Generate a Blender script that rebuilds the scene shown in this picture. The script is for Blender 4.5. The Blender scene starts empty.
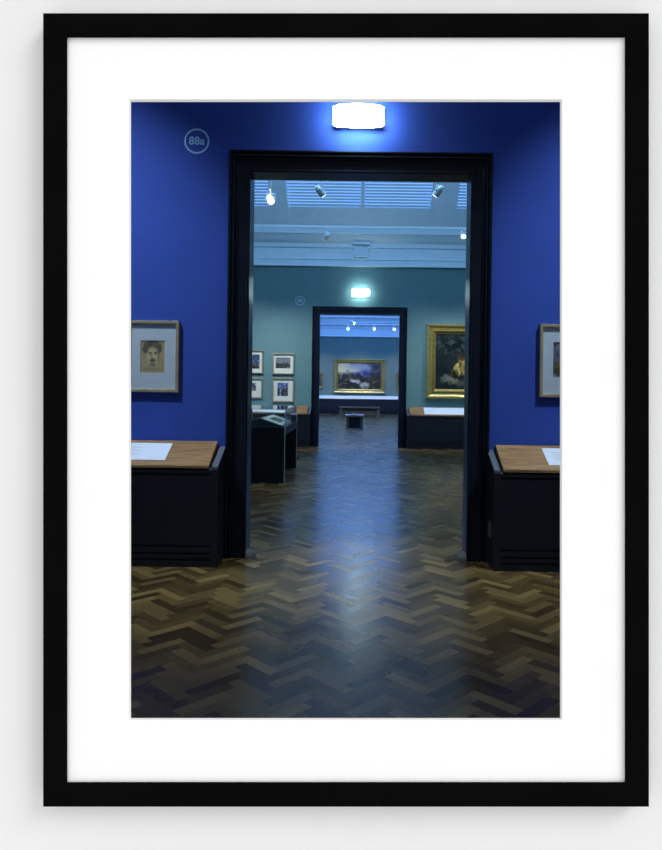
import bpy, bmesh, math, random
from mathutils import Vector, Matrix, noise
random.seed(5)
SC = bpy.context.scene
COL = SC.collection
F, PX, PY, H = 680.0, 359.0, 387.0, 1.5        # focal length and principal point (pixels), eye height (m)
ROLL = math.radians(0.76)                      # the camera was held a touch off level
CR, SR = math.cos(ROLL), math.sin(ROLL)

def P(px, py, y):
    """pixel of the 662x850 photograph -> point at depth y"""
    a, b = px - PX, py - PY
    u, v = a*CR + b*SR, -a*SR + b*CR
    return Vector((u/F*y, y, H - v/F*y))

# ------------------------------------------------------------------ materials
MATS = {}
def nodes(name):
    m = bpy.data.materials.new(name); m.use_nodes = True
    nt = m.node_tree; return m, nt, nt.nodes['Principled BSDF']

def mat(name, col, rough=.5, metal=0.0, spec=.5, var=.08, scale=6.0, coat=0.0, emit=None, estr=0.0, bump=0.0):
    m, nt, b = nodes(name)
    tc = nt.nodes.new('ShaderNodeTexCoord')
    nz = nt.nodes.new('ShaderNodeTexNoise'); nz.inputs['Scale'].default_value = scale; nz.inputs['Detail'].default_value = 4
    nt.links.new(tc.outputs['Object'], nz.inputs['Vector'])
    rp = nt.nodes.new('ShaderNodeValToRGB')
    rp.color_ramp.elements[0].position = .3; rp.color_ramp.elements[1].position = .7
    rp.color_ramp.elements[0].color = (*[c*(1-var) for c in col], 1)
    rp.color_ramp.elements[1].color = (*[min(1, c*(1+var)) for c in col], 1)
    nt.links.new(nz.outputs['Fac'], rp.inputs['Fac'])
    nt.links.new(rp.outputs['Color'], b.inputs['Base Color'])
    b.inputs['Roughness'].default_value = rough
    b.inputs['Metallic'].default_value = metal
    b.inputs['Specular IOR Level'].default_value = spec
    b.inputs['Coat Weight'].default_value = coat
    b.inputs['Coat Roughness'].default_value = .15
    if emit:
        b.inputs['Emission Color'].default_value = (*emit, 1); b.inputs['Emission Strength'].default_value = estr
    if bump:
        bp = nt.nodes.new('ShaderNodeBump'); bp.inputs['Strength'].default_value = bump; bp.inputs['Distance'].default_value = .002
        n2 = nt.nodes.new('ShaderNodeTexNoise'); n2.inputs['Scale'].default_value = 180
        nt.links.new(tc.outputs['Object'], n2.inputs['Vector'])
        nt.links.new(n2.outputs['Fac'], bp.inputs['Height']); nt.links.new(bp.outputs['Normal'], b.inputs['Normal'])
    MATS[name] = m
    return m

def wood_mat(name, dark, light, rough=.4, grain=(3, 40, 40)):
    m, nt, b = nodes(name)
    tc = nt.nodes.new('ShaderNodeTexCoord'); mp = nt.nodes.new('ShaderNodeMapping')
    mp.inputs['Scale'].default_value = grain
    nz = nt.nodes.new('ShaderNodeTexNoise'); nz.inputs['Scale'].default_value = 1.0; nz.inputs['Detail'].default_value = 6
    nz.inputs['Distortion'].default_value = 1.2
    rp = nt.nodes.new('ShaderNodeValToRGB')
    rp.color_ramp.elements[0].position = .32; rp.color_ramp.elements[1].position = .68
    rp.color_ramp.elements[0].color = (*dark, 1); rp.color_ramp.elements[1].color = (*light, 1)
    nt.links.new(tc.outputs['Object'], mp.inputs['Vector']); nt.links.new(mp.outputs['Vector'], nz.inputs['Vector'])
    nt.links.new(nz.outputs['Fac'], rp.inputs['Fac']); nt.links.new(rp.outputs['Color'], b.inputs['Base Color'])
    b.inputs['Roughness'].default_value = rough
    return m

def floor_mat():
    m, nt, b = nodes('oak_herringbone_blocks')
    g = nt.nodes.new('ShaderNodeAttribute'); g.attribute_name = 'tone'
    rp = nt.nodes.new('ShaderNodeValToRGB'); cr = rp.color_ramp
    cols = [(0, (.044, .026, .011)), (.2, (.070, .044, .017)), (.5, (.100, .066, .024)), (.8, (.142, .096, .034)), (1, (.21, .143, .050))]
    cr.elements[0].position = 0; cr.elements[0].color = (*cols[0][1], 1)
    cr.elements[1].position = 1; cr.elements[1].color = (*cols[-1][1], 1)
    for p, c in cols[1:-1]:
        e = cr.elements.new(p); e.color = (*c, 1)
    nt.links.new(g.outputs['Fac'], rp.inputs['Fac'])
    tc = nt.nodes.new('ShaderNodeTexCoord')
    nz = nt.nodes.new('ShaderNodeTexNoise'); nz.inputs['Scale'].default_value = 28; nz.inputs['Detail'].default_value = 5
    nt.links.new(tc.outputs['Object'], nz.inputs['Vector'])
    mr = nt.nodes.new('ShaderNodeMapRange'); mr.inputs['From Min'].default_value = .3; mr.inputs['From Max'].default_value = .7
    mr.inputs['To Min'].default_value = .85; mr.inputs['To Max'].default_value = 1.15
    nt.links.new(nz.outputs['Fac'], mr.inputs['Value'])
    mx = nt.nodes.new('ShaderNodeVectorMath'); mx.operation = 'SCALE'
    nt.links.new(rp.outputs['Color'], mx.inputs[0]); nt.links.new(mr.outputs['Result'], mx.inputs['Scale'])
    nt.links.new(mx.outputs['Vector'], b.inputs['Base Color'])
    r2 = nt.nodes.new('ShaderNodeMapRange'); r2.inputs['To Min'].default_value = .22; r2.inputs['To Max'].default_value = .30
    b.inputs['Specular IOR Level'].default_value = .33
    nt.links.new(g.outputs['Fac'], r2.inputs['Value']); nt.links.new(r2.outputs['Result'], b.inputs['Roughness'])
    bp = nt.nodes.new('ShaderNodeBump'); bp.inputs['Strength'].default_value = .06; bp.inputs['Distance'].default_value = .003
    n3 = nt.nodes.new('ShaderNodeTexNoise'); n3.inputs['Scale'].default_value = 9
    nt.links.new(tc.outputs['Object'], n3.inputs['Vector'])
    nt.links.new(n3.outputs['Fac'], bp.inputs['Height']); nt.links.new(bp.outputs['Normal'], b.inputs['Normal'])
    return m

def art_mat(name, rough, spec):
    m, nt, b = nodes(name)
    at = nt.nodes.new('ShaderNodeVertexColor'); at.layer_name = 'Col'
    nt.links.new(at.outputs['Color'], b.inputs['Base Color'])
    b.inputs['Roughness'].default_value = rough; b.inputs['Specular IOR Level'].default_value = spec
    return m

def glass_mat(name, tint=(1, 1, 1), f0=.04):
    """thin clear sheet: Schlick reflectance, the same from either side"""
    m = bpy.data.materials.new(name); m.use_nodes = True
    nt = m.node_tree; nt.nodes.clear()
    o = nt.nodes.new('ShaderNodeOutputMaterial'); mx = nt.nodes.new('ShaderNodeMixShader')
    ge = nt.nodes.new('ShaderNodeNewGeometry'); dt = nt.nodes.new('ShaderNodeVectorMath'); dt.operation = 'DOT_PRODUCT'
    nt.links.new(ge.outputs['Normal'], dt.inputs[0]); nt.links.new(ge.outputs['Incoming'], dt.inputs[1])
    last = dt.outputs['Value']
    for op, v in (('ABSOLUTE', None), ('SUBTRACT', 1.0), ('POWER', 5.0), ('MULTIPLY', 1-f0), ('ADD', f0)):
        n = nt.nodes.new('ShaderNodeMath'); n.operation = op
        if op == 'SUBTRACT': n.inputs[0].default_value = 1.0; nt.links.new(last, n.inputs[1])
        else:
            nt.links.new(last, n.inputs[0])
            if v is not None: n.inputs[1].default_value = v
        last = n.outputs[0]
    nt.links.new(last, mx.inputs['Fac'])
    t = nt.nodes.new('ShaderNodeBsdfTransparent'); t.inputs['Color'].default_value = (*tint, 1)
    g = nt.nodes.new('ShaderNodeBsdfGlossy'); g.inputs['Roughness'].default_value = .02
    nt.links.new(t.outputs['BSDF'], mx.inputs[1])
    nt.links.new(g.outputs['BSDF'], mx.inputs[2]); nt.links.new(mx.outputs['Shader'], o.inputs['Surface'])
    return m

M_pale = mat('pale_grey_wall_paint', (.825, .825, .825), .9, var=.01)
M_black = mat('black_frame_lacquer', (.0033, .0033, .0033), .75, spec=.0, var=.1)
M_mount = mat('white_mount_board', (.95, .95, .95), .95, var=.005, spec=.1)
M_core = mat('mount_board_core', (.78, .77, .76), .95, var=.01, spec=.1)
M_blue = mat('royal_blue_wall_paint', (.034, .083, .44), .75, var=.04, scale=3, spec=.25)
M_teal = mat('teal_wall_paint', (.135, .245, .252), .75, var=.04, scale=3, spec=.25)
M_teal2 = mat('grey_teal_wall_paint', (.15, .215, .185), .75, var=.04, scale=3, spec=.25)
M_white = mat('pale_blue_white_plaster', (.76, .85, .91), .8, var=.03)
M_dark = mat('blue_black_gloss_paint', (.009, .012, .022), .32, var=.15, spec=.15)
M_darkm = mat('blue_black_satin_paint', (.007, .009, .016), .45, var=.15, spec=.4)
M_oak = wood_mat('oak_desk_board', (.19, .10, .035), (.40, .235, .10), .45, (2.2, 26, 26))
M_paper = mat('white_label_card', (.68, .75, .88), .7, var=.02, spec=.2)
M_ink = mat('grey_print_ink', (.45, .46, .50), .8, var=.05)
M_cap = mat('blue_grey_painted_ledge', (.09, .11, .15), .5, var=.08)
M_pframe = mat('pale_wood_picture_frame', (.33, .27, .17), .5, var=.15, scale=14)
M_pmount = mat('ivory_picture_mount', (.72, .72, .62), .85, var=.02, spec=.1)
M_bmount = mat('pale_blue_white_mount', (.70, .80, .90), .85, var=.02, spec=.1)
M_gold = mat('gilt_frame', (.60, .49, .18), .30, metal=.75, var=.25, scale=22)
M_goldd = mat('worn_gilt_frame', (.34, .25, .07), .4, metal=.7, var=.3, scale=22)
M_sign = mat('pale_blue_wall_vinyl', (.36, .65, 1.0), .7, var=.03)
M_sign2 = mat('pale_grey_blue_wall_vinyl', (.48, .60, .68), .7, var=.03)
M_steel = mat('polished_aluminium', (.85, .86, .88), .25, metal=.3, var=.04)
M_base = mat('grey_metal_lamp_tray', (.10, .12, .16), .5, metal=.4)
M_lamp = mat('lit_lamp_diffuser', (.9, .95, 1), .4, emit=(.66, .95, 1.0), estr=60.0, var=.01)
M_lampb = mat('lit_small_lamp_diffuser', (.9, .95, 1), .4, emit=(.70, .95, 1.0), estr=34.0, var=.01)
M_spotlit = mat('lit_spotlight_lens', (.9, .95, 1), .3, emit=(.8, .93, 1.0), estr=5.0, var=.01)
M_sky = mat('daylight_through_roof_glass', (.2, .3, .5), .3, emit=(.18, .42, 1.0), estr=1.15, var=.01)
M_slat = mat('white_louvre_slat', (.62, .66, .70), .6, var=.03)
M_floor = floor_mat()
M_art = art_mat('drawing_on_paper', .8, .2)
M_oil = art_mat('oil_paint_on_canvas', .8, .05)
M_glass = glass_mat('picture_glass')
M_vglass = glass_mat('case_glass', (.95, .98, .97), .05)
M_lining = mat('display_case_lining', (.03, .036, .04), .8, var=.05)
M_bench = wood_mat('dark_stained_wood', (.10, .07, .04), (.22, .15, .09), .5)
M_stop = mat('grey_rubber', (.07, .08, .078), .6, var=.1)
M_book = mat('black_book_cover', (.02, .022, .03), .5)
M_brass = mat('brushed_metal_plate', (.35, .33, .28), .35, metal=.9)

# ------------------------------------------------------------------ mesh building
def wloc(o):
    v = Vector((0, 0, 0))
    while o is not None:
        v = v + o.location; o = o.parent
    return v

class MB:
    def __init__(s): s.v = []; s.f = []; s.cols = None
    def add(s, vs, fs):
        b = len(s.v); s.v += [Vector(x) for x in vs]; s.f += [tuple(b+i for i in f) for f in fs]; return s
    def box(s, x0, x1, y0, y1, z0, z1):
        return s.add([(x0,y0,z0),(x1,y0,z0),(x1,y1,z0),(x0,y1,z0),(x0,y0,z1),(x1,y0,z1),(x1,y1,z1),(x0,y1,z1)],
                     [(0,3,2,1),(4,5,6,7),(0,1,5,4),(1,2,6,5),(2,3,7,6),(3,0,4,7)])
    def prism_x(s, prof, x0, x1):                     # prof: (y, z) polygon
        n = len(prof)
        return s.add([(x0,y,z) for y, z in prof]+[(x1,y,z) for y, z in prof],
                     [tuple(range(n)), tuple(range(2*n-1, n-1, -1))]+[(i, n+i, n+(i+1) % n, (i+1) % n) for i in range(n)])
    def prism_y(s, prof, y0, y1):                     # prof: (x, z) polygon
        n = len(prof)
        return s.add([(x,y0,z) for x, z in prof]+[(x,y1,z) for x, z in prof],
                     [tuple(range(n)), tuple(range(2*n-1, n-1, -1))]+[(i, n+i, n+(i+1) % n, (i+1) % n) for i in range(n)])
    def strip_x(s, prof, x0, x1):                     # open sheet along x
        n = len(prof)
        return s.add([(x0,y,z) for y, z in prof]+[(x1,y,z) for y, z in prof], [(i, i+1, n+i+1, n+i) for i in range(n-1)])
    def ring(s, x0, x1, z0, z1, y, prof):             # closed moulding; prof (inset, protrusion towards -y)
        n = len(prof); b = []
        for d, p in prof:
            b += [(x0+d,y-p,z0+d),(x1-d,y-p,z0+d),(x1-d,y-p,z1-d),(x0+d,y-p,z1-d)]
        fs = []
        for i in range(n-1):
            for k in range(4):
                a, c = 4*i+k, 4*i+(k+1) % 4
                fs.append((a, c, c+4, a+4))
        return s.add(b, fs)
    def arch(s, x0, x1, z1, y, prof):                 # three-sided moulding; prof (inset, protrusion)
        b = []
        for d, p in prof:
            b += [(x0+d,y-p,0),(x0+d,y-p,z1-d),(x1-d,y-p,z1-d),(x1-d,y-p,0)]
        fs = []
        for i in range(len(prof)-1):
            for k in range(3):
                a = 4*i+k; fs.append((a, a+1, a+5, a+4))
        return s.add(b, fs)
    def tube(s, a, b_, r0, r1=None, n=16, cap=True):
        a, b_ = Vector(a), Vector(b_); r1 = r0 if r1 is None else r1
        d = (b_-a).normalized(); u = d.orthogonal().normalized(); w = d.cross(u)
        vs = []
        for c, r in ((a, r0), (b_, r1)):
            vs += [c + (u*math.cos(t*2*math.pi/n)+w*math.sin(t*2*math.pi/n))*r for t in range(n)]
        fs = [(i, (i+1) % n, n+(i+1) % n, n+i) for i in range(n)]
        if cap: fs += [tuple(range(n-1, -1, -1)), tuple(range(n, 2*n))]
        return s.add(vs, fs)
    def wall_y(s, x0, x1, z0, z1, y0, y1, hole):      # slab across y with a rectangular hole
        hx0, hx1, hz0, hz1 = hole
        s.box(x0, hx0, y0, y1, z0, z1); s.box(hx1, x1, y0, y1, z0, z1); s.box(hx0, hx1, y0, y1, hz1, z1)
        if hz0 > z0: s.box(hx0, hx1, y0, y1, z0, hz0)
        return s
    def roll(s):                                      # the hung frame and its wall share the camera's tilt
        for v in s.v:
            x, z = v.x, v.z-H
            v.x, v.z = x*CR - z*SR, x*SR + z*CR + H
        return s
    def build(s, name, m, parent=None, bevel=0.0, smooth=False, seg=2, **props):
        off = wloc(parent) if parent is not None else Vector((0, 0, 0))
        me = bpy.data.meshes.new(name)
        me.from_pydata([v-off for v in s.v], [], s.f)
        bm = bmesh.new(); bm.from_mesh(me); bmesh.ops.recalc_face_normals(bm, faces=bm.faces); bm.to_mesh(me); bm.free()
        me.materials.append(m)
        if smooth:
            for p in me.polygons: p.use_smooth = True
        o = bpy.data.objects.new(name, me); COL.objects.link(o); o.parent = parent
        if bevel:
            bv = o.modifiers.new('bevel', 'BEVEL'); bv.width = bevel; bv.segments = seg; bv.limit_method = 'ANGLE'
        for k, v in props.items(): o[k] = v
        return o

def thing(name, loc, label, cat, group=None):
    o = bpy.data.objects.new(name, None); COL.objects.link(o); o.location = loc
    o.empty_display_size = .1; o['label'] = label; o['category'] = cat
    if group: o['group'] = group
    return o

def structure(o, label=None):
    o['kind'] = 'structure'
    if label: o['label'] = label
    return o

def copy_tree(o, parent=None):
    c = o.copy(); COL.objects.link(c)
    if parent is not None: c.parent = parent
    for ch in list(o.children): copy_tree(ch, c)
    return c

# ------------------------------------------------------------------ the framed opening on the pale wall
YW = 1.2
T, ms = .032, .025                                            # moulding depth; the mount sits back inside it
def W(px, py, d): return ((px-PX)/F*(YW-d), H-(py-PY)/F*(YW-d))   # in the wall's own (tilted) axes
mx0, mz1 = W(131, 102, ms-.003); mx1, mz0 = W(560, 718, ms-.003)  # mount window, foot of its bevel
kx0, kz1 = W(129, 99.3, ms); kx1, kz0 = W(562, 720, ms)           # and its upper edge
fx0, fz1 = W(42.6, 12.6, T); fx1, fz0 = W(649.4, 807.4, T)            # frame, outside
gx0, gz1 = W(66.3, 36.8, T); gx1, gz0 = W(625.6, 784.2, T)            # frame, inside
structure(MB().wall_y(-4.6, 4.6, -1.0, 6.6, YW, YW+.02, (mx0-.03, mx1+.03, mz0-.03, mz1+.03)).roll().build('wall_front', M_pale), 'pale grey wall carrying the black picture frame')
pf = thing('picture_frame', ((fx0+fx1)/2, YW, fz0), 'large black picture frame with wide white mount hung on pale grey wall', 'picture frame')
fw = gx0-fx0
MB().ring(fx0, fx1, fz0, fz1, YW, [(0, 0), (0, T-.002), (.002, T), (fw-.002, T), (fw, T-.002), (fw-.0062, .004)]).roll().build('moulding', M_black, pf)
mt = MB().wall_y(gx0-.0035, gx1+.0035, gz0-.0035, gz1+.0035, YW-ms, YW-ms+.002, (kx0, kx1, kz0, kz1)).roll().build('mount', M_mount, pf)
bv = MB()
ka = [(kx0, kz0), (kx1, kz0), (kx1, kz1), (kx0, kz1)]; kb = [(mx0, mz0), (mx1, mz0), (mx1, mz1), (mx0, mz1)]
bv.add([(x, YW-ms, z) for x, z in ka]+[(x, YW-ms+.003, z) for x, z in kb]+[(x, YW-ms+.003, z) for x, z in ka],
       [(i, (i+1) % 4, 4+(i+1) % 4, 4+i) for i in range(4)]+[(4+i, 4+(i+1) % 4, 8+(i+1) % 4, 8+i) for i in range(4)]+[(8+i, 8+(i+1) % 4, (i+1) % 4, i) for i in range(4)])
bv.roll().build('window_bevel', M_core, mt, label='pale bevelled edge of the mount window')

# ------------------------------------------------------------------ floors
def herringbone(name, x0, x1, y0, y1, label):
    L, n, g = .28, 4, .0003
    w = L/n; mb = MB()
    c = math.sqrt(.5)
    def put(a0, a1, b0, b1):
        pts = []
        for a, b in ((a0+g, b0+g), (a1-g, b0+g), (a1-g, b1-g), (a0+g, b1-g)):
            x, y = (a-b)*c+ox, (a+b)*c+oy
            pts.append((x, y))
        cx = sum(p[0] for p in pts)/4; cy = sum(p[1] for p in pts)/4
        if x0-.05 < cx < x1+.05 and y0-.05 < cy < y1+.05:
            z = 0.0
            mb.add([(min(max(p[0], x0), x1), min(max(p[1], y0), y1), z) for p in pts], [(0, 1, 2, 3)])
    ox, oy = (x0+x1)/2, y0
    R = int((x1-x0+y1-y0)/w*1.0)+10
    for j in range(-R, R):
        for i in range(-R, R):
            xx, yy = (i-j)*w*c+ox, (i+j)*w*c+oy
            if xx < x0-.6 or xx > x1+.6 or yy < y0-.6 or yy > y1+.6: continue
            if (i-j) % (2*n) == 0: put(i*w, (i+n)*w, j*w, (j+1)*w)
            if (i-j) % (2*n) == 2*n-1: put(i*w, (i+1)*w, j*w, (j+n)*w)
    o = mb.build(name, M_floor); structure(o, label)
    rng = random.Random(11)
    ta = o.data.attributes.new('tone', 'FLOAT', 'FACE')
    for k in range(len(o.data.polygons)): ta.data[k].value = rng.random()
    return o
herringbone('floor', -5, 5, 1.2, 38.2, 'oak herringbone parquet running through all the rooms')
structure(MB().box(-5.2, 5.2, 1.2, 38.4, -.12, -.004).build('floor_slab', M_lining), 'slab under the parquet')

# ------------------------------------------------------------------ rooms
Y1, Y2, Y3 = 5.93, 17.0, 38.0
D1 = (-1.150, 1.134, 3.54, .185)       # outer left, outer right, outer top, casing width
D2 = (-1.185, 1.180, 3.50, .185)
def hole(d): return (d[0]+d[3]-.012, d[1]-d[3]+.012, 0, d[2]-d[3]+.012)
structure(MB().wall_y(-4.6, 4.6, 0, 6.4, Y1, Y1+.1, hole(D1)).build('wall_back', M_blue), 'royal blue wall pierced by the first doorway')
structure(MB().box(-4.7, -4.6, 1.2, Y1+.1, 0, 6.4).build('wall_left', M_blue), 'royal blue side wall')
structure(MB().box(4.6, 4.7, 1.2, Y1+.1, 0, 6.4).build('wall_right', M_blue), 'royal blue side wall')
structure(MB().box(-4.7, 4.7, 1.2, Y1+.1, 6.4, 6.5).build('ceiling', M_white), 'white ceiling of the blue room')
structure(MB().wall_y(-5, 5, 0, 7.4, Y1+.1, Y1+.2, hole(D1)).build('wall_middle_front', M_teal), 'teal back face of the first doorway wall')
structure(MB().wall_y(-5, 5, 0, 4.55, Y2, Y2+.1, hole(D2)).build('wall_middle_back', M_teal), 'teal wall pierced by the second doorway')
structure(MB().box(-5, 5, Y2, Y2+.1, 4.55, 7.4).build('wall_middle_upper', M_white), 'white upper wall')
structure(MB().wall_y(-5, 5, 0, 7.4, Y2+.1, Y2+.2, hole(D2)).build('wall_far_front', M_teal), 'back face of the second doorway wall')
structure(MB().box(-5.1, -5, Y1+.1, Y3+.1, 0, 7.4).build('wall_middle_left', M_teal), 'teal side wall')
structure(MB().box(5, 5.1, Y1+.1, Y3+.1, 0, 7.4).build('wall_middle_right', M_teal), 'teal side wall')
structure(MB().box(-5, 5, Y3, Y3+.1, 0, 7.4).build('wall_far_back', M_teal2), 'teal wall of the far room')

def lantern(yf, yn, zc, tag, sky, nb):
    """cornice, cove and sloping louvred roof light on the wall at yf; flat roof light back to yn"""
    s = zc-4.5
    prof = [(yf, 4.50), (yf-.08, 4.50), (yf-.08, 4.53), (yf-.05, 4.54), (yf-.05, 4.66), (yf-.07, 4.67), (yf-.07, 4.69), (yf-.04, 4.70), (yf-.04, 4.95),
            (yf-.09, 4.97), (yf-.09, 5.0), (yf-.10, 5.06), (yf-.20, 5.12), (yf-.32, 5.245), (yf-.36, 5.25), (yf-.36, 5.29), (yf-.38, 5.40), (yf-.42, 5.40), (yf-.42, 5.43)]
    prof = [(y, z+s) for y, z in prof]
    structure(MB().strip_x(prof, -5, 5).build('trim_%d' % (tag*10+1), M_white), 'white cornice and cove along the top of the wall')
    A = Vector((0, yf-.40, 5.43+s)); B = Vector((0, yf-2.1, 7.2+s))
    d = B-A; nrm = Vector((0, d.z, -d.y)).normalized()
    if nrm.z > 0: nrm = -nrm                                   # into the room, downwards
    def q(t, off=0.0):
        v = A+d*t+nrm*off; return (v.y, v.z)
    t0, t1 = .205, .93
    w = structure(MB().strip_x([q(t0-.02, -.16), q(t1+.02, -.16)], -5, 5).build('window_%d' % tag, sky), 'roof light glazing behind the louvres')
    mb = MB(); mb.prism_x([q(0, 0), q(t0, 0), q(t0, -.15), q(0, -.15)], -5, 5)
    mb.prism_x([q(t1, 0), q(1, 0), q(1, -.15), q(t1, -.15)], -5, 5)
    structure(mb.build('trim_%d' % (tag*10+2), M_white), 'white boarded slope below the roof light')
    # posts between bays and the louvres in each bay
    posts = []
    for px0, px1 in nb:
        yy = yf-.85
        posts.append(((px0-PX-2.2)/F*yy, (px1-PX-2.2)/F*yy))
    mb = MB()
    for a, b in posts: mb.prism_x([q(t0, .01), q(t1, .01), q(t1, -.14), q(t0, -.14)], a, b)
    structure(mb.build('trim_%d' % (tag*10+3), M_white), 'white posts between the roof light bays')
    xs = [-5]+[v for p in posts for v in p]+[5]
    for k in range(0, len(xs)-1, 2):
        mb = MB()
        for i in range(23):
            t = t0+.006+i*(t1-t0)/23
            mb.prism_x([q(t, -.02), q(t+.0165, -.035), q(t+.0165, -.045), q(t, -.03)], xs[k]+.005, xs[k+1]-.005)
        o = mb.build('louvre_blind', M_slat)
        o['label'] = LOUVRE[tag][k//2]; o['category'] = 'blind'; o['group'] = 'louvred blinds under the roof light %d' % tag
    structure(MB().box(-5, 5, yn, yf-2.05, 7.2+s, 7.3+s).build('ceiling_%s' % ('middle' if tag == 1 else 'far'), M_white), 'white flat of the roof lantern')
    structure(MB().box(-3.6, 3.6, yn+1.0, yf-3.2, 7.185+s, 7.199+s).build('window_%d' % (tag+2), M_sky1 if tag == 1 else M_sky2), 'flat roof light of the lantern')
LOUVRE = {1: ['blue-lit louvre blind of the teal room at the far left of the roof', 'blue-lit louvre blind of the teal room left of the thin post',
              'blue-lit louvre blind of the teal room right of the thin post', 'blue-lit louvre blind of the teal room at the far right of the roof'],
          2: ['blue-lit louvre blind across the roof of the far room']}
M_sky1 = mat('daylight_through_flat_roof_glass', (.2, .3, .5), .3, emit=(.38, .65, 1.0), estr=1.5, var=.01)
M_sky2 = mat('daylight_through_far_roof_glass', (.2, .3, .5), .3, emit=(.15, .37, 1.0), estr=4.3, var=.01)
lantern(Y2, Y1+.2, 4.5, 1, M_sky, [(269.5, 287), (360.5, 364.5), (431, 457)])
lantern(Y3, Y2+.2, 4.3, 2, M_sky2, [])

# ------------------------------------------------------------------ doorways
PROF = [(0, 0), (0, .048), (.010, .056), (.022, .052), (.026, .034), (.034, .034), (.040, .048), (.050, .050), (.056, .032), (.072, .036), (.080, .024),
        (.160, .024), (.164, .032), (.176, .034), (.185, .028), (.185, -.20)]
def doorway(name, d, y, label):
    o = structure(MB().arch(d[0], d[1], d[2], y, PROF).build(name, M_dark), label)
    return o
doorway('door_1', D1, Y1, 'tall blue-black moulded doorway casing in the blue wall')
doorway('door_2', D2, Y2, 'blue-black doorway casing in the teal wall')

# ------------------------------------------------------------------ wall cabinets with sloping oak tops
def cabinet(xe, xf, y, dirn, label, group, socket=False):
    """xe: the end beside the doorway, xf: the far end; dirn +1 when the cabinet runs towards +x"""
    dp = .34; f = y-dp
    t = thing('radiator_cabinet', ((xe+xf)/2, y-dp/2, 0), label, 'cabinet', group)
    prof = [(f, 0), (f, .055)]
    for z in (.055, .105, .165): prof += [(f, z), (f+.02, z), (f+.02, z+.016), (f, z+.016)]
    prof += [(f, .755), (f+.016, .755), (f+.016, .775), (f-.006, .775), (f-.006, .80), (f+.01, .815), (y-.002, .955), (y-.002, 0)]
    xi = xe+dirn*.055
    MB().prism_x(prof, min(xi, xf), max(xi, xf)).build('body', M_darkm, t)
    e = MB().prism_x([(f-.004, 0), (f-.004, .805), (f+.004, .823), (y-.002, .965), (y-.002, 0)], min(xe, xi), max(xe, xi)).build('end_panel', M_darkm, t, bevel=.002)
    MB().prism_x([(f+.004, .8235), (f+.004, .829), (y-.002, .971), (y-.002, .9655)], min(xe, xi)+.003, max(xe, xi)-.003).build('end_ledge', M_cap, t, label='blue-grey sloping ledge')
    xw = xe+dirn*.075
    MB().prism_x([(f-.012, .815), (f-.012, .838), (y-.002, 1.012), (y-.002, .957)], min(xw, xf), max(xw, xf)).build('oak_top', M_oak, t, bevel=.002, label='sloping oak top board')
    if socket:
        MB().box(xe-dirn*.010, xe, f+.10, f+.19, .25, .38).build('socket_plate', M_brass, t, bevel=.003, label='small metal socket plate')
    return t, f, y
DP = .34
def top_at(y, f): 
    k = (y-(f-.012))/(DP+.010)
    return .838+k*(1.012-.838)
c1 = cabinet(-1.150, -4.55, Y1, -1, 'blue-black radiator cabinet with sloping oak top left of the first doorway', 'radiator cabinets in the blue room')
c2 = cabinet(1.121, 4.55, Y1, 1, 'blue-black radiator cabinet with oak top and metal socket right of the first doorway', 'radiator cabinets in the blue room', True)
c3 = cabinet(-1.190, -4.95, Y2, -1, 'dark radiator cabinet with oak top behind the glass display case', 'radiator cabinets in the teal room')
c4 = cabinet(1.185, 4.95, Y2, 1, 'dark radiator cabinet below the large gilt framed figure painting', 'radiator cabinets in the teal room')
c5 = cabinet(-4.95, 4.95, Y3, 1, 'long dark cabinet with white top strip under the landscape painting', None)

def label_card(x0, x1, y, f, label, group, skew=0.0, k0=.16, k1=.86, lines=True):
    z = lambda yy: top_at(yy, f)
    ya, yb = f+k0*DP, f+k1*DP
    tx = .0015
    t = MB()
    pts = [(x0+skew, ya), (x1+skew, ya), (x1, yb), (x0, yb)]
    t.add([(x, yy, z(yy)+.001) for x, yy in pts]+[(x, yy, z(yy)+.001+tx) for x, yy in pts], [(0,1,2,3),(4,5,6,7),(0,1,5,4),(1,2,6,5),(2,3,7,6),(3,0,4,7)])
    o = t.build('caption_card', M_paper); o['label'] = label; o['category'] = 'card'
    if group: o['group'] = group
    if lines:
        m = MB(); w = x1-x0
        for i in range(5):
            yy = yb-(yb-ya)*(.28+.1*i); a = x0+w*.12; b = x0+w*(.52 if i % 2 else .6)
            h = (yb-ya)*.025
            m.add([(a, yy, z(yy)+.0032), (b, yy, z(yy)+.0032), (b, yy+h, z(yy+h)+.0032), (a, yy+h, z(yy+h)+.0032)], [(0, 1, 2, 3)])
        m.build('print_lines', M_ink, o)
    return o
f1 = c1[1]
a = P(172.8, 444, Y1-.05); b = P(541.6, 449.3, Y1-.05)
label_card(a.x-.62, a.x, Y1, f1, 'white caption card lying on the oak top left of the first doorway', 'caption cards on the oak cabinet tops')
label_card(b.x, b.x+.55, Y1, c2[1], 'white caption card lying on the oak top right of the first doorway', 'caption cards on the oak cabinet tops')
def card2(px0, px1, y, f, label, group):
    x0, x1 = P(px0, 411, y-.15).x, P(px1, 411, y-.15).x
    return label_card(x0, x1, y, f, label, group, k0=.05, k1=.95, lines=False)
G2 = 'caption cards on the cabinets in the teal room'
card2(222, 257.5, Y2, c3[1], 'white caption card behind the glass case, nearest the left jamb', G2)
card2(258, 293.5, Y2, c3[1], 'white caption card behind the glass case, ending beside bare oak', G2)
card2(424, 500, Y2, c4[1], 'long white caption card under the large gilt framed figure painting', G2)
fx = [-4.9, -2.2, -.01, 2.19, 4.9]
FL = ['white caption strip beneath the small gilt frame at far left', 'white caption strip under the left half of the landscape painting',
      'white caption strip under the right half of the landscape painting', 'white caption strip beneath the small gilt frame at far right']
for i in range(4):
    label_card(fx[i]+.005, fx[i+1]-.005, Y3, c5[1], FL[i], 'caption strips on the far cabinet', k0=.0, k1=.97, lines=False)

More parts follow.
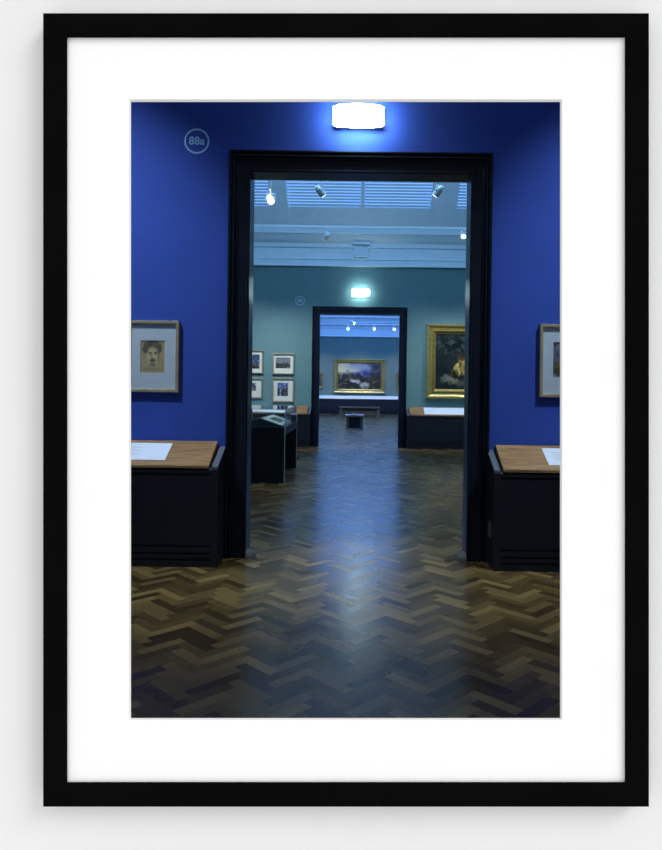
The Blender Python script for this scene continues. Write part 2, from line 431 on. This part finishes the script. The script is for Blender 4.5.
# ------------------------------------------------------------------ pictures
def art(name, fn, x0, x1, z0, z1, y, m, parent, nx=40, nz=40):
    off = wloc(parent)
    vs, cs, fs = [], [], []
    for j in range(nz+1):
        for i in range(nx+1):
            u, v = i/nx, j/nz
            vs.append(Vector((x0+(x1-x0)*u, y, z0+(z1-z0)*v))-off); cs.append(fn(u, v))
    for j in range(nz):
        for i in range(nx):
            a = j*(nx+1)+i; fs.append((a, a+1, a+nx+2, a+nx+1))
    me = bpy.data.meshes.new(name); me.from_pydata(vs, [], fs); me.materials.append(m)
    ca = me.color_attributes.new('Col', 'FLOAT_COLOR', 'POINT')
    for i, c in enumerate(cs): ca.data[i].color = (max(0, c[0]), max(0, c[1]), max(0, c[2]), 1)
    o = bpy.data.objects.new(name, me); COL.objects.link(o); o.parent = parent
    return o
def mix(a, b, t):
    t = min(1, max(0, t)); return tuple(p+(q-p)*t for p, q in zip(a, b))
def sm(a, b, x):
    t = min(1, max(0, (x-a)/(b-a))); return t*t*(3-2*t)
def ell(u, v, cx, cy, rx, ry, s=.25):
    return 1-sm(1-s, 1+s, math.hypot((u-cx)/rx, (v-cy)/ry))
def nz(u, v, sc, seed=0): return noise.fractal(Vector((u*sc, v*sc, seed*7.3)), 1.0, 2.0, 4)

def head_raw(u, v):
    c = mix((.36, .29, .16), (.30, .25, .15), .5+.5*nz(u, v, 5, 1))
    c = mix(c, (.44, .38, .25), ell(u, v, .50, .50, .24, .32))
    hatch = .75+.35*nz(u*3, v, 14, 2)
    hair = max(ell(u, v, .47, .84, .36, .13), ell(u, v, .22, .74, .14, .14), ell(u, v, .74, .76, .14, .16), ell(u, v, .5, .90, .26, .07))
    hair *= 1-.8*ell(u, v, .50, .66, .20, .13)
    c = mix(c, (.035, .036, .045), hair*hatch)
    for ex in (.40, .62):
        c = mix(c, (.08, .075, .07), .85*ell(u, v, ex, .625, .085, .022, .5))
        c = mix(c, (.07, .065, .06), .9*ell(u, v, ex, .575, .055, .020, .5))
    c = mix(c, (.17, .14, .09), .7*ell(u, v, .46, .50, .03, .10, .6)); c = mix(c, (.12, .1, .07), .8*ell(u, v, .51, .445, .06, .02, .5))
    c = mix(c, (.06, .055, .05), .9*ell(u, v, .50, .385, .15, .040, .4))
    c = mix(c, (.20, .13, .09), .7*ell(u, v, .50, .345, .06, .016, .5))
    c = mix(c, (.06, .055, .05), .85*hatch*ell(u, v, .50, .265, .14, .075, .35))
    c = mix(c, (.17, .145, .10), .6*ell(u, v, .73, .50, .05, .2, .7))
    c = mix(c, (.20, .17, .11), .5*ell(u, v, .45, .12, .3, .05, .8))
    return c
def head_study(u, v): return tuple(1.9*max(0, k)**1.12 for k in head_raw(u, v))
def dark_sketch(seed, sky=(.10, .14, .24), ground=(.05, .04, .035), light=(.28, .26, .22), hor=.5):
    def f(u, v):
        h = hor+.16*nz(u, .3, 3, seed)
        c = mix(ground, sky, sm(h-.06, h+.06, v))
        n = nz(u, v, 5, seed+1)
        c = mix(c, light, sm(.15, .55, n)*.8)
        c = mix(c, (.015, .015, .02), sm(.1, .5, nz(u, v, 7, seed+2))*.8)
        return c
    return f
def landscape(u, v):
    u, v = u+.035*nz(u, v, 9, 21), v+.05*nz(u, v, 9, 22)
    c = mix((.055, .055, .045), (.16, .18, .27), sm(.42, .62, v+.06*nz(u, v, 4, 3)))
    c = mix(c, (.60, .56, .34), ell(u, v, .12, .78, .36, .22, .5))                       # warm sky
    c = mix(c, (.36, .37, .42), .8*ell(u, v, .5, .86, .3, .12, .6))
    c = mix(c, (.07, .09, .22), .9*ell(u, v, .62, .60, .26, .08, .5))                    # blue hills
    c = mix(c, (.6, .63, .75), .7*ell(u, v, .54, .61, .035, .05, .5))
    n = nz(u*1.6, v, 7, 4)
    if v < .55: c = mix(c, (.20, .17, .09), sm(.05, .5, n)*.8)
    c = mix(c, (.035, .04, .035), sm(.0, .5, nz(u*1.6, v, 6, 5))*.75*(1-sm(.55, .75, v)))
    c = mix(c, (.055, .045, .03), .9*ell(u, v, .90, .72, .14, .38, .5)*(.7+.5*nz(u, v, 9, 6)))   # tree mass
    for ex, ez, rx, rz in ((.36, .31, .07, .06), (.46, .28, .07, .06), (.62, .15, .10, .10)):
        c = mix(c, (.58, .54, .45), .9*ell(u, v, ex, ez, rx, rz, .5)*(.7+.6*abs(nz(u, v, 12, 7))))
    c = mix(c, (.03, .03, .06), .8*ell(u, v, .64, .09, .03, .03, .5))
    c = mix(c, (.04, .05, .09), .5*sm(.2, .5, nz(u, v, 5, 9)))
    return tuple(1.15*max(0, k)**1.18 for k in c)
def figures(u, v):
    u, v = u+.05*nz(u, v, 11, 23), v+.06*nz(u, v, 11, 24)
    c = mix((.007, .014, .016), (.020, .034, .034), .5+.7*nz(u, v, 3, 11))
    c = mix(c, (.065, .09, .08), .9*sm(-.1, .5, nz(u*2.2, v*2.2, 5, 12))*ell(u, v, .25, .84, .42, .16, .7))
    c = mix(c, (.10, .10, .06), .8*ell(u, v, .48, .13, .36, .045, .4))
    k = .75+.9*nz(u, v, 13, 14)
    for ex, ez, rx, rz in ((.13, .17, .055, .035), (.20, .21, .055, .05), (.25, .16, .06, .03), (.16, .12, .04, .02)):
        c = mix(c, (.17, .19, .13), k*ell(u, v, ex, ez, rx*1.1, rz, .6))
    c = mix(c, (.11, .055, .03), .9*ell(u, v, .235, .25, .035, .05, .5)); c = mix(c, (.012, .014, .012), .9*ell(u, v, .225, .26, .018, .03, .4))
    u = u+.11
    for ex, ez, rx, rz, col in ((.46, .36, .055, .08, (.62, .46, .12)), (.52, .50, .05, .07, (.66, .46, .10)), (.50, .58, .05, .035, (.10, .045, .025)),
                                (.41, .37, .035, .04, (.46, .34, .10)), (.57, .40, .05, .11, (.45, .32, .08)), (.64, .52, .06, .10, (.5, .36, .14)), (.66, .30, .08, .06, (.3, .2, .08))):
        c = mix(c, col, k*ell(u, v, ex, ez, rx, rz, .55))
    c = mix(c, (.015, .014, .012), .85*ell(u, v, .49, .43, .02, .05, .4)); c = mix(c, (.02, .018, .014), .8*ell(u, v, .43, .31, .02, .03, .4))
    return c
def right_print(u, v):
    c = dark_sketch(31, sky=(.16, .18, .24), ground=(.09, .075, .03), light=(.30, .32, .38), hor=.45)(u, v)
    return mix(c, (.16, .13, .05), .7*ell(u, v, .3, .35, .4, .12, .6))

def framed(name, label, group, y, x0, x1, z0, z1, fwid, depth, ax0, ax1, az0, az1, fn, glazed=False, nx=40, nzz=40, cat='picture'):
    t = thing(name, ((x0+x1)/2, y, z0), label, cat, group)
    MB().ring(x0, x1, z0, z1, y-.001, [(0, 0), (0, depth-.003), (.003, depth), (fwid-.003, depth), (fwid, depth-.003), (fwid, .006)]).build('frame', M_pframe, t)
    MB().wall_y(x0+fwid*.7, x1-fwid*.7, z0+fwid*.7, z1-fwid*.7, y-.014, y-.011, (ax0, ax1, az0, az1)).build('mount', M_bmount if glazed else M_pmount, t)
    art('drawing', fn, ax0-.003, ax1+.003, az0-.003, az1+.003, y-.009, M_art, t, nx, nzz)
    if glazed:
        MB().box(x0+fwid*.7, x1-fwid*.7, y-.0185, y-.0165, z0+fwid*.7, z1-fwid*.7).build('glazing', M_glass, t)
    return t
def pxbox(l, tp, r, bt, y):
    a, b = P(l, (tp+bt)/2, y), P(r, (tp+bt)/2, y); c, d = P((l+r)/2, tp, y), P((l+r)/2, bt, y)
    return a.x, b.x, d.z, c.z
def framed_px(name, label, group, y, outer, inner, fn, fpx, depth, glazed=False, nx=40, nzz=40):
    x0, x1, z0, z1 = pxbox(*outer, y-depth); i0, i1, j0, j1 = pxbox(*inner, y-.012)
    return framed(name, label, group, y, x0, x1, z0, z1, fpx/F*y, depth, i0, i1, j0, j1, fn, glazed, nx, nzz)
GB = 'framed drawings on the blue wall'
framed_px('framed_drawing', 'pale wood framed drawing of a bearded head on the blue wall left of the doorway', GB, Y1, (126.4, 320.5, 178.6, 392.2), (140.5, 340.5, 164.5, 372.6), head_study, 3.1, .032, True, 72, 96)
framed_px('framed_drawing', 'pale wood framed coloured print on the blue wall right of the doorway', GB, Y1, (540, 324.3, 594, 397.5), (553.2, 342.3, 581, 377.2), right_print, 3.1, .032, True, 48, 56)
GT = 'small framed drawings on the teal wall'
framed_px('framed_drawing', 'small framed dark landscape drawing, upper right of the group on the teal wall', GT, Y2, (272.3, 353.3, 294, 374.3), (275.6+.1, 357.6, 290.4, 368.4), dark_sketch(41, sky=(.20, .22, .25), ground=(.06, .055, .05)), 1.1, .05)
framed_px('framed_drawing', 'small framed night-blue drawing, upper left of the group beside the jamb', GT, Y2, (240, 350, 263, 373.4), (243.5, 354.4, 259.5, 368.6), dark_sketch(45, sky=(.05, .10, .17), ground=(.06, .06, .05), hor=.3), 1.1, .05)
framed_px('framed_drawing', 'small framed upright blue sketch, lower right of the group above the display case', GT, Y2, (272.3, 378, 293.7, 402), (277.4, 382.9, 288, 396), dark_sketch(52, sky=(.09, .13, .30), ground=(.05, .045, .06), light=(.5, .55, .6), hor=.55), 1.1, .05)
framed_px('framed_drawing', 'small framed figure sketch, lower left of the group beside the jamb', GT, Y2, (240.5, 378, 262.2, 398.2), (247, 382.8, 256, 390.8), dark_sketch(57, sky=(.05, .07, .14), ground=(.22, .16, .12), light=(.5, .55, .6), hor=.4), 1.1, .05)

GOLDP = lambda w, d: [(0, 0), (0, d*.8), (w*.06, d), (w*.18, d), (w*.26, d*.72), (w*.40, d*.62), (w*.50, d*.42), (w*.62, d*.40)]
GOLDI = lambda w, d: [(w*.62, d*.40), (w*.66, d*.55), (w*.74, d*.55), (w*.80, d*.30), (w, d*.2), (w, .004)]
def gilt(label, y, outer, inner, fn, depth, nx, nzz, group=None):
    x0, x1, z0, z1 = pxbox(*outer, y-depth); i0, i1, j0, j1 = pxbox(*inner, y-depth*.3)
    w = min(i0-x0, z1-j1, j0-z0)
    t = thing('gilt_framed_painting', ((x0+x1)/2, y, z0), label, 'painting', group)
    MB().ring(x0, x1, z0, z1, y-.001, GOLDP(w, depth)).build('frame', M_gold, t)
    ins = MB().ring(x0, x1, z0, z1, y-.001, GOLDI(w, depth)).build('inner_slip', M_goldd, t, label='darker worn gilt inner moulding')
    art('canvas', fn, x0+w*.97, x1-w*.97, z0+w*.97, z1-w*.97, y-.012, M_oil, t, nx, nzz)
    return t
gilt('large gilt framed dark painting with golden figures on the right of the teal wall', Y2, (426.7, 324.4, 512, 399), (436.2, 334.2, 502, 389.5), figures, .14, 110, 90)
gilt('wide gilt framed landscape painting centred on the far wall', Y3, (333.6, 359, 385.2, 393.3), (337.9, 363.7, 380.4, 388), landscape, .16, 130, 76)
gilt('slim gilt framed picture at the far left edge of the second doorway opening', Y3, (303, 372, 322.6, 388), (305, 374, 320.6, 386), dark_sketch(63), .08, 20, 20)
gilt('slim gilt framed picture at the far right edge of the second doorway opening', Y3, (396.4, 372.5, 416, 389.5), (398.4, 374.5, 414, 387.5), dark_sketch(66), .08, 20, 20)

# ------------------------------------------------------------------ room number signs
def sign(label, c, r, text, size, y, M_sign):
    t = thing('room_number_sign', (c.x, y, c.z-r), label, 'sign')
    mb = MB(); n = 64; vs = []
    for rr in (r, r*.87):
        for yy in (0, .002): vs += [(c.x+rr*math.cos(k*2*math.pi/n), y-yy-.0005, c.z+rr*math.sin(k*2*math.pi/n)) for k in range(n)]
    fs = []
    for k in range(n):
        k2 = (k+1) % n
        fs += [(n+k, n+k2, 3*n+k2, 3*n+k), (k, k2, n+k2, n+k), (2*n+k, 2*n+k2, 3*n+k2, 3*n+k), (k, k2, 2*n+k2, 2*n+k)]
    mb.add(vs, fs).build('ring', M_sign, t)
    cu = bpy.data.curves.new('lettering', 'FONT'); cu.body = text; cu.size = size; cu.align_x = 'CENTER'; cu.align_y = 'CENTER'
    cu.extrude = .001; cu.offset = size*.014; cu.materials.append(M_sign)
    tmp = bpy.data.objects.new('lettering_curve', cu); COL.objects.link(tmp)
    dg = bpy.context.evaluated_depsgraph_get(); me = bpy.data.meshes.new_from_object(tmp.evaluated_get(dg))
    bpy.data.objects.remove(tmp)
    o = bpy.data.objects.new('lettering', me); COL.objects.link(o); o.parent = t
    me.transform(Matrix.Translation((0, -.0015, r)) @ Matrix.Rotation(math.pi/2, 4, 'X'))
    return t
sign('round pale blue 88a room number on the blue wall', P(196.8, 141.2, Y1), 12.6/F*Y1, '88a', .097, Y1, M_sign)
sign('tiny round pale blue 88 room number on the teal wall', P(300, 300.6, Y2), 4.7/F*Y2, '88', .11, Y2, M_sign2)

# ------------------------------------------------------------------ wall lamps above the doorways
def bulkhead(label, y, l, tp, r, bt, dm):
    x0, x1, z0, z1 = pxbox(l, tp, r, bt, y-.09)
    t = thing('wall_lamp', ((x0+x1)/2, y, z0), label, 'lamp', 'lit wall lamps above the doorways')
    MB().box(x0+.004, x1-.004, y-.072, y, z0+.004, z1-.004).build('lamp_tray', M_base, t, bevel=.006)
    w, h = x1-x0, z1-z0; n = 12
    mb = MB(); vs = []; fs = []
    for j in range(3):                                       # gently bowed front and bowed top and bottom edges
        yy = (y-.074, y-.112, y-.128)[j]; ins = (0, .0, .014)[j]
        top, bot = [], []
        for i in range(n+1):
            u = -1+2*i/n; bow = .012*(1-u*u)-.006
            x = (x0+x1)/2+u*(w/2-ins); c = .010 if abs(u) > .97 else 0
            top.append((x, yy-.02*(1-u*u)*(j > 0), z1+bow-ins-c)); bot.append((x, yy-.02*(1-u*u)*(j > 0), z0-bow+ins+c))
        vs += top+bot[::-1]
    m = 2*(n+1)
    for j in range(2):
        for i in range(m): fs.append((j*m+i, j*m+(i+1) % m, (j+1)*m+(i+1) % m, (j+1)*m+i))
    fs.append(tuple(range(m-1, -1, -1)))
    for i in range(n): fs.append((2*m+i, 2*m+i+1, 2*m+m-2-i, 2*m+m-1-i))
    mb.add(vs, fs).build('diffuser', dm, t, bevel=.004, label='glowing white diffuser')
    return t
bulkhead('large glowing white wall lamp above the first doorway', Y1, 333, 106, 384.0, 126.7, M_lamp)
bulkhead('small glowing white wall lamp above the second doorway', Y2, 351.6, 289.3, 369.6, 296.4, M_lampb)

# ------------------------------------------------------------------ vent box on the cornice frieze
x0, x1, z0, z1 = pxbox(354, 248, 368, 257.5, Y2-.05)
v = thing('vent_box', ((x0+x1)/2, Y2-.04, z0), 'small white vent box on the white frieze above the lamp', 'vent')
MB().box(x0, x1, Y2-.16, Y2-.036, z0, z1).build('housing', M_white, v, bevel=.005)
MB().box(x0+.03, x1-.03, Y2-.164, Y2-.16, z0+.02, z0+.045).build('outlet_slot', M_paper, v)
MB().box(x0-.04, x1+.04, Y2-.20, Y2-.036, z1+.06, z1+.12).build('cap_plate', M_white, v, bevel=.005)

# ------------------------------------------------------------------ lighting tracks and spotlights
def track(y, z, label, xs, ztop):
    t = thing('lighting_track', (0, y, z), label, 'track', 'white lighting tracks hung across the teal room')
    MB().box(-4.95, 4.95, y-.014, y+.014, z+.017, z+.035).build('rail', M_white, t)
    for x in xs: MB().tube((x, y, z+.035), (x, y, ztop), .003, n=8).build('suspension_rod', M_steel, t)
def spotlight(p, zt, aim, label, group, s=1.0):
    """silver track spotlight: adapter, stem, yoke and can with a glowing lens"""
    p = Vector(p)
    t = thing('track_spotlight', (p.x, p.y, zt), label, 'spotlight', group)
    MB().box(p.x-.02*s, p.x+.02*s, p.y-.06*s, p.y+.06*s, zt-.03*s, zt).build('adapter', M_white, t, bevel=.004)
    MB().tube((p.x, p.y, zt-.03*s), (p.x, p.y, p.z+.075*s), .008*s, n=10).build('stem', M_steel, t)
    d = Vector(aim).normalized(); sd = d.cross(Vector((0, 0, 1))).normalized()
    y = MB()
    a = p+Vector((0, 0, .075*s))
    for k in (-1, 1):
        y.tube(a, a+sd*k*.06*s, .008*s, n=8); y.tube(a+sd*k*.06*s, p+sd*k*.06*s, .008*s, n=8)
    y.build('yoke', M_steel, t)
    c = MB(); c.tube(p-d*.09*s, p-d*.05*s, .028*s, .05*s, 20); c.tube(p-d*.05*s, p+d*.08*s, .05*s, .055*s, 20)
    c.build('can', M_steel, t, bevel=.003)
    MB().tube(p+d*.081*s, p+d*.086*s, .046*s, n=20).build('lens', M_spotlit, t, label='glowing lens')
    return t
ZT = 4.9
track(11.2, 4.93, 'white lighting track hung just under the top of the doorway opening', (-1.2, 1.93), 7.2)
track(14.6, ZT, 'white lighting track hung in front of the white cornice', (-1.55, 2.5), 7.0)
GS = 'silver spotlights in the teal room'
def sp(px, py, y, zt, aim, label, s=1.0, g=GS):
    p = P(px, py, y); return spotlight(p, zt, aim, label, g, s), p
sp(270.7, 199, 11.2, 4.93, (.15, -.75, -.6), 'silver track spotlight at far left with bright round lens, front track', 1.15)
sp(320, 191, 11.2, 4.93, (.55, .5, -.55), 'silver track spotlight on the front track left of the thin post', 1.1)
sp(438.6, 191, 11.2, 4.93, (-.5, .5, -.6), 'silver track spotlight on the front track at upper right', 1.1)
sp(326.7, 236.3, 14.6, ZT, (-.55, .6, -.6), 'silver track spotlight on the rear track left of the vent box')
sp(464, 234, 14.6, ZT, (-.2, -.55, -.7), 'silver track spotlight on the rear track by the right jamb', 1.1)
GF = 'silver spotlights in the far room'
t3 = thing('lighting_track', (0, 30, 4.25), 'white lighting track hung across the far room', 'track')
MB().box(-4.95, 4.95, 29.98, 30.02, 4.25, 4.29).build('rail', M_white, t3)
for x in (-2, 2): MB().tube((x, 30, 4.29), (x, 30, 6.9), .006, n=8).build('suspension_rod', M_steel, t3)
for px, py, lb in ((348, 328.3, 'bright little spotlight in the far room, leftmost of the row'), (374.2, 328.3, 'bright little spotlight in the far room, middle of the row'),
                   (394, 328.8, 'bright little spotlight in the far room beside the right jamb')):
    p = P(px, py, 30); spotlight(p, 4.25, (.05, -.8, -.4), lb, GF, 1.15)
t4 = thing('lighting_track', (0, 27, 4.27), 'second white lighting track hung nearer in the far room', 'track')
MB().box(-4.95, 4.95, 26.98, 27.02, 4.27, 4.31).build('rail', M_white, t4)
for x in (-2, 2): MB().tube((x, 27, 4.31), (x, 27, 6.9), .006, n=8).build('suspension_rod', M_steel, t4)
p = P(352.3, 322.3, 27); spotlight(p, 4.27, (.7, -.3, -.4), 'bright little spotlight in the far room, highest of the four', GF, 1.2)

# ------------------------------------------------------------------ glass display case in the teal room
VX0, VX1, VY0, VY1 = -1.95, -1.135, 10.5, 12.5
v = thing('display_case', ((VX0+VX1)/2, (VY0+VY1)/2, 0), 'dark table display case with glass top standing inside the teal room', 'display case')
MB().box(VX0, VX1, VY0, VY0+.04, 0, .86).build('end_panel', M_darkm, v, bevel=.003)
MB().box(VX0, VX1, VY1-.04, VY1, 0, .86).build('end_panel', M_darkm, v, bevel=.003)
MB().box(VX0, VX1, VY0+.042, VY1-.042, .735, .855).build('apron', M_darkm, v, bevel=.002)
MB().box(VX0+.01, VX1-.01, VY0+.01, VY1-.01, .861, .868).build('case_bed', M_lining, v)
g = MB(); th = .008; zt = 1.14
g.box(VX0, VX1, VY0, VY0+th, .862, zt-th); g.box(VX0, VX1, VY1-th, VY1, .862, zt-th)
g.box(VX0, VX0+th, VY0+th, VY1-th, .862, zt-th); g.box(VX1-th, VX1, VY0+th, VY1-th, .862, zt-th); g.box(VX0, VX1, VY0, VY1, zt-th, zt)
g.build('glass_cover', M_vglass, v, label='clear glass cover')
for x, y in ((VX1, VY0), (VX1, VY1), (VX0, VY0), (VX0, VY1)):
    MB().box(x-.006, x+.006, y-.006, y+.006, 0, zt).build('metal_edge', M_steel, v, label='slim bright metal corner edge')
cx = (VX0+VX1)/2
tent = MB().prism_y([(VX0+.03, .869), (VX1-.03, .869), (cx, .995)], VY0+.05, VY1-.1)
o = tent.build('sloping_mount', M_lining); o['label'] = 'dark tent-shaped mount inside the glass display case'; o['category'] = 'display mount'
def on_slope(side, y0, y1, a, b, up):
    xs = [cx+side*(VX1-.03-cx)*k for k in (a, b)]; zs = [.995-.126*k+up for k in (a, b)]
    return [(xs[0], y0, zs[0]), (xs[0], y1, zs[0]), (xs[1], y1, zs[1]), (xs[1], y0, zs[1])]
def sheet(side, y0, y1, label, seed):
    t = thing('mounted_drawing', (cx+side*.2, (y0+y1)/2, .94), label, 'drawing', 'mounted drawings in the glass display case')
    a, b = on_slope(side, y0, y1, .08, .92, .004), on_slope(side, y0, y1, .08, .92, .008)
    MB().add(a+b, [(0,1,2,3),(4,5,6,7),(0,1,5,4),(1,2,6,5),(2,3,7,6),(3,0,4,7)]).build('mount', M_pmount, t)
    m, n = .24, 18
    off = wloc(t); vs, cs, fs = [], [], []
    q = on_slope(side, y0+(y1-y0)*.25, y1-(y1-y0)*.25, .26, .74, .0095)
    fn = dark_sketch(seed, sky=(.24, .22, .18), ground=(.12, .09, .06))
    for j in range(n+1):
        for i in range(n+1):
            k, l = i/n, j/n
            vs.append(Vector((q[0][0]+(q[2][0]-q[0][0])*k, q[0][1]+(q[1][1]-q[0][1])*l, q[0][2]+(q[2][2]-q[0][2])*k))-off); cs.append(fn(k, l))
    for j in range(n):
        for i in range(n):
            aa = j*(n+1)+i; fs.append((aa, aa+1, aa+n+2, aa+n+1))
    me = bpy.data.meshes.new('drawing'); me.from_pydata(vs, [], fs); me.materials.append(M_art)
    ca = me.color_attributes.new('Col', 'FLOAT_COLOR', 'POINT')
    for i, c in enumerate(cs): ca.data[i].color = (*c, 1)
    o = bpy.data.objects.new('drawing', me); COL.objects.link(o); o.parent = t
sheet(1, 10.62, 12.0, 'pale mounted sketch on the aisle side slope inside the display case', 71)
sheet(-1, 11.0, 12.1, 'pale mounted sketch on the wall side slope inside the display case', 74)

# ------------------------------------------------------------------ far room furniture
p0, p1 = P(345.3, 428, 24.3), P(363.6, 428, 24.3)
t = thing('display_table', ((p0.x+p1.x)/2, 24.55, 0), 'low square wooden display table standing on the far room parquet', 'table')
x0, x1, y0, y1 = p0.x, p1.x, 24.3, 24.8
MB().box(x0-.01, x1+.01, y0-.01, y1+.01, .43, .49).build('tabletop', M_oak, t, bevel=.005)
for xa in (x0+.03, x1-.13): MB().box(xa, xa+.10, y0+.03, y1-.03, 0, .43).build('leg', M_bench, t, bevel=.004)
MB().box(x0+.13, x1-.13, y0+.06, y0+.09, .02, .43).build('panel', M_darkm, t)
zt = .4915
for xa, xb, lb in ((x0+.01, x0+.20, 'white leaflet on the left of the low display table'), (x1-.24, x1-.02, 'white leaflet on the right of the low display table')):
    o = MB().box(xa, xb, y0+.03, y1-.08, zt, zt+.012).build('leaflet', M_paper); o['label'] = lb; o['category'] = 'leaflet'; o['group'] = 'leaflets on the low display table'
b = thing('book', ((x0+x1)/2, 24.5, zt), 'dark closed book between the leaflets on the low display table', 'book')
MB().box(x0+.225, x1-.26, y0+.05, y1-.10, zt, zt+.05).build('cover', M_book, b, bevel=.003)
MB().box(x0+.229, x1-.264, y0+.046, y0+.052, zt+.006, zt+.044).build('page_block', M_paper, b)
q0, q1 = P(339, 411, 34.6), P(380, 411, 34.6)
t = thing('bench', ((q0.x+q1.x)/2, 34.8, 0), 'long dark wooden bench in front of the far cabinet', 'bench')
MB().box(q0.x, q1.x, 34.55, 35.05, .42, .49).build('seat', M_bench, t, bevel=.006)
for xa in (q0.x+.02, q1.x-.16): MB().box(xa, xa+.14, 34.6, 35.0, 0, .42).build('leg', M_bench, t, bevel=.004)
MB().box(q0.x+.16, q1.x-.16, 34.76, 34.84, .12, .42).build('stretcher', M_bench, t)

# ------------------------------------------------------------------ door stops at the jambs
def stop(x, y, side, label):
    n = 14; mb = MB(); vs = [(x, y, .075)]; fs = []
    for j in range(1, 6):
        th_ = j/5*math.pi/2
        for i in range(n+1):
            ph = math.pi*i/n - math.pi/2
            vs.append((x+side*.085*math.sin(th_)*math.cos(ph), y+.085*math.sin(th_)*math.sin(ph), .075*math.cos(th_)))
    for i in range(n): fs.append((0, 1+i, 2+i))
    for j in range(4):
        for i in range(n):
            a = 1+j*(n+1)+i; fs.append((a, a+1, a+n+2, a+n+1))
    fs.append(tuple([0]+[1+j*(n+1) for j in range(5)][0:]+[1+j*(n+1)+n for j in range(4, -1, -1)]))
    fs.append(tuple(1+4*(n+1)+i for i in range(n+1)))
    o = mb.add(vs, fs).build('door_stop', M_stop, smooth=False); o['label'] = label; o['category'] = 'door stop'; o['group'] = 'door stops at the first doorway'
stop(D1[0]+.186, Y1+.02, 1, 'small grey domed door stop at the foot of the left jamb')
stop(D1[1]-.186, Y1+.02, -1, 'small grey domed door stop at the foot of the right jamb')

# ------------------------------------------------------------------ lights
def spot(name, loc, tgt, watts, ang, col, blend=.8, r=.05):
    l = bpy.data.lights.new(name, 'SPOT'); l.energy = watts; l.spot_size = math.radians(ang); l.spot_blend = blend; l.color = col; l.shadow_soft_size = r
    o = bpy.data.objects.new(name, l); COL.objects.link(o); o.location = loc
    o.rotation_euler = (Vector(tgt)-Vector(loc)).to_track_quat('-Z', 'Y').to_euler(); return o
def area(name, loc, tgt, watts, sx, sy, col):
    l = bpy.data.lights.new(name, 'AREA'); l.shape = 'RECTANGLE'; l.size = sx; l.size_y = sy; l.energy = watts; l.color = col
    o = bpy.data.objects.new(name, l); COL.objects.link(o); o.location = loc
    o.rotation_euler = (Vector(tgt)-Vector(loc)).to_track_quat('-Z', 'Y').to_euler(); return o
CB = (.70, .87, 1.0)
spot('picture_spot', (-3.3, 4.23, 6.0), (-1.7, 5.93, .6), 960, 52, CB, 1.0)
spot('picture_spot', (3.3, 4.23, 6.0), (1.7, 5.93, .6), 960, 52, CB, 1.0)
spot('floor_fill', (0, 5.0, 6.2), (0, 5.4, 0), 165, 58, (1.0, .88, .68), 1.0, .3)  # added lamp out of view, brightens only the parquet near the doorway
area('room_fill', (0, 3.0, 6.3), (0, 3.0, 0), 12, 6, 2.5, (.75, .87, 1.0))  # added ambient fill under the ceiling, lifts the dark blue room
for x, tx, w in ((-3.4, -2.2, 330), (-1.5, -1.6, 250), (1.6, 1.7, 250), (3.6, 2.6, 330)):
    spot('picture_spot', (x, 14.6, 4.85), (tx, Y2, 1.35), w*.98, 60, (.92, .97, 1.0), 1.0)
for x in (-1.6, 1.7):
    spot('aisle_spot', (x, 11.2, 4.8), (x*.9, 10.4, 0), 130, 86, (1.0, .88, .72), 1.0)
for x, tx in ((-2.6, -2.0), (0, 0), (2.6, 2.0)):
    spot('picture_spot', (x, 34.9, 4.6), (tx, Y3, 1.3), 260, 60, (1.0, .97, .93), 1.0)
spot('aisle_spot', (0, 27, 4.15), (0, 24.5, 0), 150, 70, (1.0, .88, .72), 1.0)
spot('aisle_spot', (0, 30, 4.15), (0, 34.6, 0), 150, 60, (1.0, .88, .72), 1.0)
area('cornice_fill', (0, 10, 6.9), (0, 17, 5.0), 230, 8, 2, (.20, .53, 1.0))  # added unseen lamp, brightens the teal room's cornice and roof slope
area('cornice_fill', (0, 31, 6.7), (0, 38, 4.9), 100, 8, 2, (.18, .42, 1.0))  # likewise added, brightens the cornice and slope of the far room

s = bpy.data.lights.new('daylight', 'SUN'); s.energy = 1.3; s.angle = math.radians(22)
so = bpy.data.objects.new('daylight', s); COL.objects.link(so); so.rotation_euler = Vector((-1.5, 1, -1.5)).to_track_quat('-Z', 'Y').to_euler()
w = bpy.data.worlds.new('white_studio'); SC.world = w; w.use_nodes = True
w.node_tree.nodes['Background'].inputs['Color'].default_value = (1, 1, 1, 1); w.node_tree.nodes['Background'].inputs['Strength'].default_value = .885

# ------------------------------------------------------------------ camera
cd = bpy.data.cameras.new('camera'); cam = bpy.data.objects.new('camera', cd); COL.objects.link(cam)
cam.location = (0, 0, H); cam.rotation_euler = (math.pi/2, -ROLL, 0)
cd.sensor_fit = 'VERTICAL'; cd.sensor_height = 36; cd.sensor_width = 36*662/850
cd.lens = F/850*36
cd.shift_x = (331-PX)/850; cd.shift_y = -(425-PY)/850
cd.clip_start = .02; cd.clip_end = 200
SC.camera = cam
SC.view_settings.view_transform = 'Standard'; SC.view_settings.look = 'None'
SC.view_settings.exposure = 0; SC.view_settings.gamma = 1; SC.view_settings.use_curve_mapping = False
